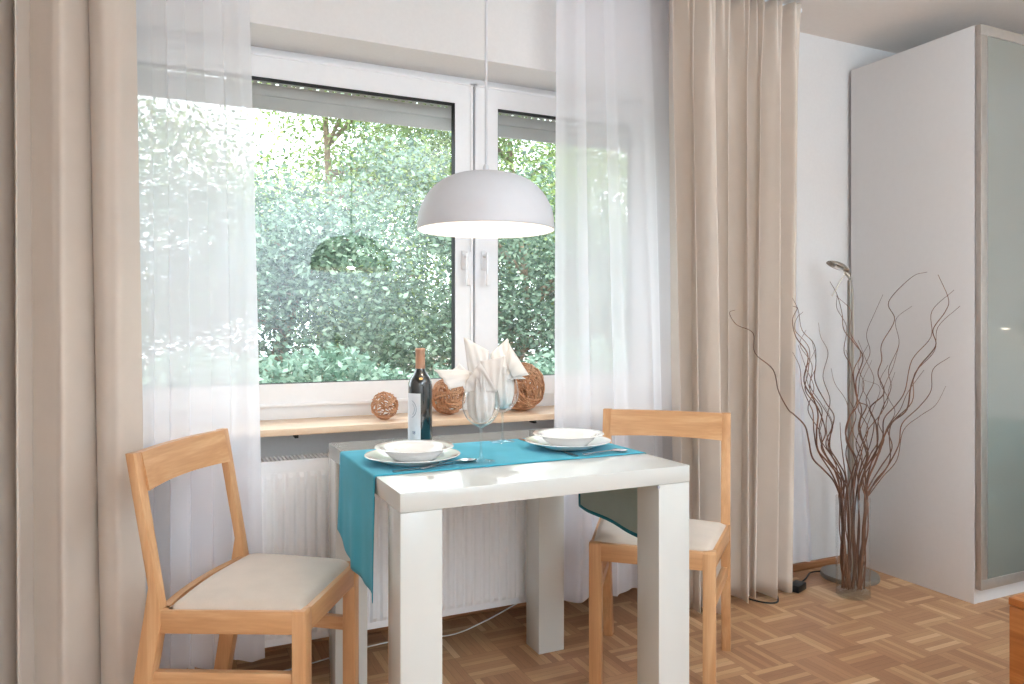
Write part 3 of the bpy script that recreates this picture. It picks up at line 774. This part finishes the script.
# ------------------------------------------------------------------ wardrobe
wx, wy1, wy0, wz = 2.9426, 2.515, 1.9242, 2.3178
wd = thing('wardrobe', (wx, wy0, 0), label='tall light grey wardrobe with frosted glass doors at the right', cat='wardrobe')
W = lambda *p: (p[0]-wx, p[1]-wy0, p[2])
MB().box(W(wx, wy0, 0), W(wx+.018, wy1, wz), .0008).build('side_panel', 'wardrobe_grey', wd)
MB().box(W(wx+1.18, wy0, 0), W(wx+1.198, wy1, wz), .0008).build('side_panel', 'wardrobe_grey', wd)
MB().box(W(wx+.018, wy0, wz-.018), W(wx+1.18, wy1, wz)).build('top_panel', 'wardrobe_grey', wd)
MB().box(W(wx+.018, wy0+.003, 0), W(wx+1.18, wy0+.02, .055)).build('plinth', 'wardrobe_grey', wd)
MB().box(W(wx+.018, wy1-.006, .055), W(wx+1.18, wy1, wz-.018)).build('back_panel', 'wardrobe_grey', wd)
def wdoor(x0, x1):
    d = MB(); yb, ya = wy0-.003, wy0-.027; z0, z1, t = .062, wz-.003, .040
    for (a, b) in (((x0, z0), (x1, z0+t)), ((x0, z1-t), (x1, z1)), ((x0, z0+t), (x0+t, z1-t)), ((x1-t, z0+t), (x1, z1-t))):
        d.box(W(a[0], ya, a[1]), W(b[0], yb, b[1]), .0012)
    o = d.build('door', 'aluminium', wd)
    MB().box(W(x0+t-.002, ya+.004, z0+t-.002), W(x1-t+.002, yb-.004, z1-t+.002)).build('glass_panel', 'frosted_glass', o, smooth=False)
wdoor(wx+.001, wx+.597); wdoor(wx+.601, wx+1.197)

# ------------------------------------------------------------------ floor lamp behind the vase
fx, fy = 2.757, 2.363
fl = thing('floor_lamp', (fx, fy, 0), label='slim metal floor lamp with round base behind the twig vase', cat='lamp')
MB().lathe([(0, 0), (.119, 0), (.121, .004), (.121, .016), (.118, .021), (.02, .024), (0, .024)], n=64).build('base', 'lamp_grey', fl, angle=40)
MB().tube([(0, 0, .02), (0, 0, 1.315)], .0100, 14).build('pole', 'lamp_grey', fl)
MB().tube([(.020, .0, .02), (.020, 0, 1.20), (.016, 0, 1.27), (.003, 0, 1.325)], .0045, 10).build('stem_rod', 'nickel', fl)
o3 = Vector((fx, fy, 0)); DL = fx*SN+fy*CS
def flp(u, v, dd=0.0): return at(u, v, DL+dd)-o3
MB().tube([flp(845.5, 273), flp(832, 296, -.02)], .0032, 8).build('adjusting_rod', 'nickel', fl)
MB().tube([flp(845, 272), flp(849.5, 277)], .008, 12).build('joint', 'nickel', fl)
hd = MB(); tip = flp(828, 264, -.03); end = flp(848, 273.5, 0); ax = (end-tip); Ln = ax.length; ax.normalize(); side = ax.cross(Vector((0, 0, 1))).normalized(); up = side.cross(ax)
rows = []
for i in range(15):
    t = i/14; hw = .034*math.sin(PI*min(1, (t*.93+.07)))**.6; row = []
    for j in range(15):
        a = PI*j/14
        row.append(tip+ax*(Ln*t)+side*(hw*math.cos(a))+up*(hw*.62*math.sin(a)+.006))
    rows.append(row)
hd.grid(rows); ho = hd.build('lamp_head', 'nickel', fl, angle=180); solid(ho, .0015)
MB().tube([tip+ax*(Ln*.30)+up*.006, tip+ax*(Ln*.70)+up*.006], .010, 12).build('bulb', 'porcelain', fl)
# mains lead of the floor lamp with its inline transformer box
pts = [(fx-.085, fy+.085, .014), (fx-.12, fy+.11, .005), (fx-.20, fy+.06, .006), (fx-.26, fy+.03, .006), (2.462, 2.36, .016)]
MB().tube(spline([(p[0]-fx, p[1]-fy, p[2]) for p in pts], 8), .0032, 8).build('power_cord', 'black_plastic', fl)
MB().tube(spline([(.060, -.010, .022), (.080, -.005, .060), (.072, .020, .085), (.045, .03, .08), (.020, .01, .05)], 8), .0032, 8).build('power_cord', 'black_plastic', fl)
ad = MB(); ad.box((-.040, -.024, 0), (.040, .024, .030), .005); o = ad.build('power_adapter', 'black_plastic', None)
o.location = (2.425, 2.345, 0); o.rotation_euler = (0, 0, math.radians(20)); tag(o, 'black plug adapter box on the floor beside the right curtain', 'adapter')
o = MB().tube(spline([(2.14, 2.42, .004), (2.18, 2.30, .004), (2.24, 2.27, .004), (2.32, 2.36, .004)], 8), .0035, 8).build('black_cable', 'black_plastic'); tag(o, 'black cable on the floor under the right curtain hem', 'cable')
# white cable lying along the wall beneath the radiator
pts = [(-.25, 2.44, .004), (.10, 2.46, .004), (.38, 2.49, .006), (.60, 2.49, .030), (.75, 2.49, .034), (.93, 2.49, .020), (1.05, 2.49, .045), (1.17, 2.49, .085), (1.25, 2.49, .112)]
o = MB().tube(spline(pts, 10), .0022, 8).build('white_cable', 'cable_white'); tag(o, 'thin white cable trailing below the radiator', 'cable')

# ------------------------------------------------------------------ vase with curly willow twigs
VX, VY = 2.587, 2.201; DVs = VX*SN+VY*CS
va = thing('glass_vase', (VX, VY, 0), label='tall clear glass cylinder vase filled with curly twigs', cat='vase')
MB().lathe([(.0645, .010), (.0660, .012), (.0665, .406), (.0655, .408), (.0628, .408), (.0620, .406), (.0618, .026)], n=64).build('glass_wall', 'clear_glass', va, angle=60)
MB().lathe([(0, 0), (.062, 0), (.0658, .004), (.066, .012), (.0645, .021), (.060, .024), (0, .022)], n=64).build('glass_base', 'glass_foot', va, angle=40)
TW_ = [
 ([(735,310),(729.5,313),(736.5,324.5),(753,333),(755,353),(773,369.5),(778.5,391),(788,409),(794,414.5),(805,426),(809,442),(812.6,458),(823,469),(833,480),(839,493)], 1.0, 'long curly twig reaching far left in front of the beige curtain'),
 ([(792.6,298),(798.5,311),(802,330),(814,344),(816,362),(815,381),(825.5,402),(834,416),(831,432),(830,448),(837.5,461),(845.5,477)], .9, None),
 ([(792.6,306),(797,308.6),(792.6,320),(796,337),(808,355.5),(804,381),(814,400),(818,414.5),(816.6,432),(818,450),(829.5,464),(840.7,480)], 1.1, None),
 ([(803,312),(797,318),(795,330),(809,348),(808,372),(805.5,390.6),(818.4,409),(825.5,432),(821.4,448),(834,469)], .8, None),
 ([(792.6,352),(799.7,367),(802,386),(809,403),(813,413),(814,432),(818,451),(831,472),(839,490)], .9, None),
 ([(818.4,322.6),(820.8,337),(828,353),(823,376.5),(830,400),(826,424),(831,453),(842,474)], .7, 'slender twig rising alone between left cluster and lamp pole'),
 ([(830,281.6),(837,294.5),(842,313),(844,330),(855,344),(863,358),(856,381),(857,405),(850,416),(845.6,432),(850,447),(857,461),(853.6,480)], 1.0, None),
 ([(837,297),(837,308.6),(846.6,327),(844,351),(851,367),(856,395),(861.6,409.6),(858.4,429),(865,448),(866.5,459.5),(860,475.6)], .9, None),
 ([(836,295.7),(851,311),(850,332),(860.6,353),(853.6,372),(858,400),(866.5,406),(860,421),(861.6,437),(868,453),(865,469)], .9, None),
 ([(883,294.5),(874.7,313),(866.5,334),(870,353),(860.6,374),(857,400),(849,420),(846,440),(855,460)], .7, None),
 ([(927.4,272),(912,277),(888.7,301.6),(894.6,320),(881.7,344),(881.7,360),(878,374),(884,393),(870,408),(876,424),(877,448),(871,464),(866.5,483.6)], 1.0, 'tall curly twig arching over to the right at its tip'),
 ([(938,274.6),(948.5,299),(945,312),(933,329.7),(935.6,346),(919,367),(911,386),(906.7,409.6),(892,422.5),(882.5,440),(876,461),(868,480)], 1.15, 'thickest tall twig at the far right with a hooked tip'),
 ([(954,290),(932,311),(931,336.7),(912,360),(905,390.6),(896,405),(884,419),(882.5,438.6),(873,456),(863,475.6)], .9, None),
 ([(960,306),(938,327),(934.4,351),(914.5,374),(912,402),(890.6,425.7),(889.8,461),(876,480),(868,495)], .8, None),
 ([(912,306),(895.8,320),(899,344),(888.7,369.5),(891,388),(882,409),(877.7,424),(877.7,442),(869.7,456),(860,483.6)], .7, None),
 ([(949.7,357),(933,369.5),(931,390.6),(919,407),(902,424),(898.6,445),(885.8,469),(869.7,490)], .9, None),
 ([(946,386),(935.6,405),(920,416),(903.4,430.5),(897,459.5),(882.5,477),(869,495)], .7, 'short thin twig lowest on the right side of the bunch'),
 ([(831,368),(835,383.6),(846.6,402),(852,430),(862,455),(858,478)], .7, None),
 ([(899,345),(893,367),(884,388),(883,410),(868,430),(858,455),(850,480)], .8, None),
 ([(864,380),(880,388),(872,412),(866,432),(868,455),(862,480)], .6, None),
 ([(840,422.5),(841,440),(844,464),(847,483.6)], 1.1, None),
 ([(806,330),(800,345),(812,365),(810,390),(822,410),(819,432),(826,455),(843,480)], .8, None),
 ([(812,340),(816,365),(810,385),(822,405),(832,425),(826,445),(840,470)], .8, None),
 ([(815,350),(806,372),(812,395),(822,418),(820,438),(836,465)], .7, None),
 ([(846,350),(852,372),(848,395),(856,415),(850,435),(846,455),(852,478)], .9, None),
 ([(868,345),(858,365),(864,385),(858,408),(868,428),(862,450),(856,475)], .8, None),
 ([(872,360),(862,385),(870,405),(862,425),(856,445),(864,468)], .7, None),
 ([(888,365),(880,382),(888,400),(878,420),(884,440),(872,462),(862,482)], .8, None),
 ([(895,372),(888,395),(895,412),(886,430),(880,452),(868,478)], .7, None),
 ([(924,370),(908,392),(900,410),(888,428),(892,448),(880,468),(868,488)], .9, None),
 ([(824,405),(833,425),(828,446),(838,466),(846,486)], .8, None),
 ([(798,345),(806,368),(814,388),(808,410),(820,432),(824,452),(838,478)], .8, None),
 ([(858,340),(866,360),(874,380),(866,400),(874,420),(870,445),(860,470)], .8, None),
]
rt = random.Random(5)
for k, (px, th, lab) in enumerate(TW_):
    off = rt.uniform(-.16, .13); pts = []; n = len(px)
    for i, (u, v) in enumerate(px):
        h_ = max(0, min(1, (497-v)/190)); D = DVs+off*h_
        kk = (u-512)/FPX
        D = min(D, (wx-.035)/(SN+kk*CS))
        if u < 818: D = min(D, 2.175/(CS-kk*SN))
        pts.append(at(u, v, D))
    # neck and foot inside the vase
    nu = max(-.053, min(.053, (pts[-1]-Vector((VX, VY, 0))).dot(RV))); a = rt.uniform(0, 2*PI)
    nd = rt.uniform(-1, 1)*math.sqrt(max(0, .056**2-nu*nu))*.9
    base = Vector((VX, VY, 0))
    pts += [base+RV*nu+DV*nd+Vector((0, 0, .400)), base+RV*(nu*.9+rt.uniform(-.008, .008))+DV*nd*.9+Vector((0, 0, .27)),
            base+RV*(nu*.75+rt.uniform(-.012, .012))+DV*(nd*.7+rt.uniform(-.012, .012))+Vector((0, 0, .14)), base+RV*(nu*.6+rt.uniform(-.012, .012))+DV*(nd*.6+rt.uniform(-.012, .012))+Vector((0, 0, .028))]
    sm = spline(pts, 6)
    sm = [p if i in (0, len(sm)-1) else p for i, p in enumerate(sm)]
    rr = [(.0010+.0025*min(1, (i/len(sm))*1.6))*th for i in range(len(sm))]
    o = MB().tube(sm, rr, 6).build('willow_twig', 'twig', angle=180)
    o.data.transform(Matrix.Translation(-base)); o.location = base
    if lab is None:
        u0 = px[0][0]
        if u0 < 828: lab, gr = 'thin brown curly twig in the left part of the vase bunch', 'left curly twigs'
        elif u0 < 876: lab, gr = 'thin brown curly twig in the middle of the vase bunch', 'middle curly twigs'
        else: lab, gr = 'thin brown curly twig in the right part of the vase bunch', 'right curly twigs'
        tag(o, lab, 'twig', gr)
    else: tag(o, lab, 'twig', 'curly twigs')

# ------------------------------------------------------------------ wooden chest at the lower right corner
qx, qy = 1.883, 1.145
ch = thing('wooden_chest', (qx, qy, 0), label='corner of an orange-brown wooden chest at the lower right', cat='chest')
MB().box((0, -.95, .03), (.5, -.0005, .430), .002).build('body', 'chest_wood', ch)
MB().box((-.001, -.951, .431), (.501, .001, .450), .002).build('lid', 'chest_wood', ch)
for sx in (.03, .42):
    for sy_ in (-.90, -.08): MB().box((sx, sy_, 0), (sx+.05, sy_+.05, .03)).build('foot', 'chest_wood', ch)

# ------------------------------------------------------------------ things seen only as reflections in the wardrobe door
wl_ = thing('wall_lamp', (XR, 1.26, 1.12), label='small white spot lamp on the wall opposite the wardrobe doors', cat='lamp')
MB().tube([(0, 0, 0), (-.02, 0, 0)], .035, 24).build('wall_plate', 'lamp_white', wl_)
MB().tube([(-.02, 0, 0), (-.09, .0, .01)], .008, 10).build('arm', 'lamp_white', wl_)
MB().lathe([(.012, .05), (.022, .045), (.034, 0), (.032, 0), (.020, .043), (.0, .046)], (-.10, 0, -.02), n=32).build('lamp_shade', 'lamp_white', wl_)
MB().lathe([(0, -.012), (.02, -.006), (.024, .01), (0, .03)], (-.10, 0, -.015), n=24).build('bulb', 'bulb_glow', wl_)
sf = thing('sofa', (3.75, .75, 0), label='pale teal sofa standing along the right wall', cat='sofa')
MB().box((-.45, -.95, .06), (.46, .95, .34), .03, 3).build('base', 'sofa_teal', sf)
MB().box((.20, -.95, .34), (.46, .95, .60), .05, 3).build('backrest', 'sofa_teal', sf)
for yy in (-.80, .0): MB().box((-.45, yy, .34), (.19, yy+.79, .44), .04, 3).build('cushion', 'sofa_teal', sf)

# ------------------------------------------------------------------ garden
MB().box((-20, 2.95, -.60), (30, 40, -.5)).build('ground', 'neutral_ground', smooth=False)['kind'] = 'structure'
def leafmesh(name, mat, centers, size, seed, parent=None, aspect=.5):
    rs = np.random.RandomState(seed); n = len(centers)
    d = rs.normal(size=(n, 3)); d[:, 2] *= .6; d /= np.linalg.norm(d, axis=1)[:, None]
    e = rs.normal(size=(n, 3)); e -= (e*d).sum(1)[:, None]*d; e /= np.linalg.norm(e, axis=1)[:, None]
    s = size*rs.uniform(.6, 1.35, n)[:, None]
    V = np.stack([centers-d*s, centers+e*s*aspect-d*s*.1, centers+d*s, centers-e*s*aspect-d*s*.1], 1).reshape(-1, 3)
    me = bpy.data.meshes.new(name); me.vertices.add(4*n); me.vertices.foreach_set('co', V.ravel().astype('f'))
    me.loops.add(4*n); me.loops.foreach_set('vertex_index', np.arange(4*n, dtype='i'))
    me.polygons.add(n); me.polygons.foreach_set('loop_start', np.arange(0, 4*n, 4, dtype='i')); me.polygons.foreach_set('loop_total', np.full(n, 4, 'i'))
    me.update(); me.validate(); me.materials.append(MATS[mat])
    o = bpy.data.objects.new(name, me); COL.objects.link(o)
    if parent: o.parent = parent
    return o
def tree(x, y, h, r, n, mat, seed, lab, size=.036, low=.9, lean=0):
    rs = np.random.RandomState(seed); rnd = random.Random(seed)
    t = thing('leafy_tree', (x, y, -.5), label=lab, cat='tree', group='garden trees')
    H_ = h+.5; m = MB(); tips = []
    trunk = spline([(0, 0, 0), (.1*rnd.uniform(-1, 1), .1, H_*.25), (lean*.5+.25*rnd.uniform(-1, 1), .1, H_*.55), (lean, .1, H_*.9)], 5)
    m.tube(trunk, [.13*(1-.75*i/(len(trunk)-1)) for i in range(len(trunk))], 8)
    br = MB()
    for i in range(16):
        q = rnd.uniform(.22, .95); p = trunk[int(q*(len(trunk)-1))]; a = rnd.uniform(0, 2*PI); l = r*rnd.uniform(.6, 1.0)*(1-.35*q)
        e = p+Vector((math.cos(a)*l, math.sin(a)*l, rnd.uniform(.2, .9)*l*.7)); mid = (p+e)/2+Vector((rnd.uniform(-.2, .2), rnd.uniform(-.2, .2), .15))
        sp_ = spline([p, mid, e], 6); br.tube(sp_, [.045*(1-.8*k/(len(sp_)-1)) for k in range(len(sp_))], 6)
        tips += [sp_[6], sp_[9], e]
    m.build('trunk', 'bark', t); br.build('branches', 'bark', t)
    for i in range(26): tips.append(Vector((rnd.uniform(-1, 1)*r*.95, rnd.uniform(-1, 1)*r*.7, low+.5+(H_-low)*rnd.random())))
    T = np.array([tuple(p) for p in tips]); pick = rs.randint(0, len(T), n)
    R_ = rs.normal(size=(n, 3))*np.array([.42, .42, .30])*(r/1.8)
    n = int(n*2.6); pick = rs.randint(0, len(T), n); R_ = rs.normal(size=(n, 3))*np.array([.30, .30, .20])*(r/1.8)
    C = T[pick]+R_; C[:, 2] = np.maximum(C[:, 2], low)
    leafmesh('foliage', mat, C, size, seed+9, t)
tree(1.2, 9.2, 2.7, 2.0, 15000, 'leaf_teal', 1, 'pale green garden tree filling the left of the window')
tree(3.9, 8.6, 2.5, 2.0, 15000, 'leaf_teal', 2, 'pale green garden tree behind the middle of the window', lean=.3)
tree(6.6, 9.4, 3.2, 2.1, 14000, 'leaf_bright', 3, 'bright green tree seen through the right casement')
tree(-1.2, 9.8, 3.6, 2.0, 11000, 'leaf_bright', 4, 'bright green tree behind the left sheer curtain')
tree(2.4, 12.5, 6.2, 2.8, 17000, 'leaf_bright', 5, 'taller yellow-green tree further back at left', .044)
tree(6.0, 13.0, 6.4, 2.8, 17000, 'leaf_bright', 6, 'taller yellow-green tree further back at right', .044)
tree(9.6, 12.0, 6.2, 2.6, 13000, 'leaf_teal', 7, 'tree far right behind the right sheer curtain', .044)
rs = np.random.RandomState(3)
n = 48000; hx_ = rs.uniform(-2.5, 8.5, n); top = .80+.10*np.sin(hx_*2.1)+.07*np.sin(hx_*5.3+1)
hz_ = -.5+(top+.5)*rs.uniform(0, 1, n)**.6+rs.normal(size=n)*.04; hy_ = 5.6+rs.uniform(0, 1, n)*.9
hg = leafmesh('hedge', 'leaf_hedge', np.stack([hx_, hy_, hz_], 1), .036, 4)
tag(hg, 'low bushy green hedge outside below the window', 'hedge', kind='stuff')
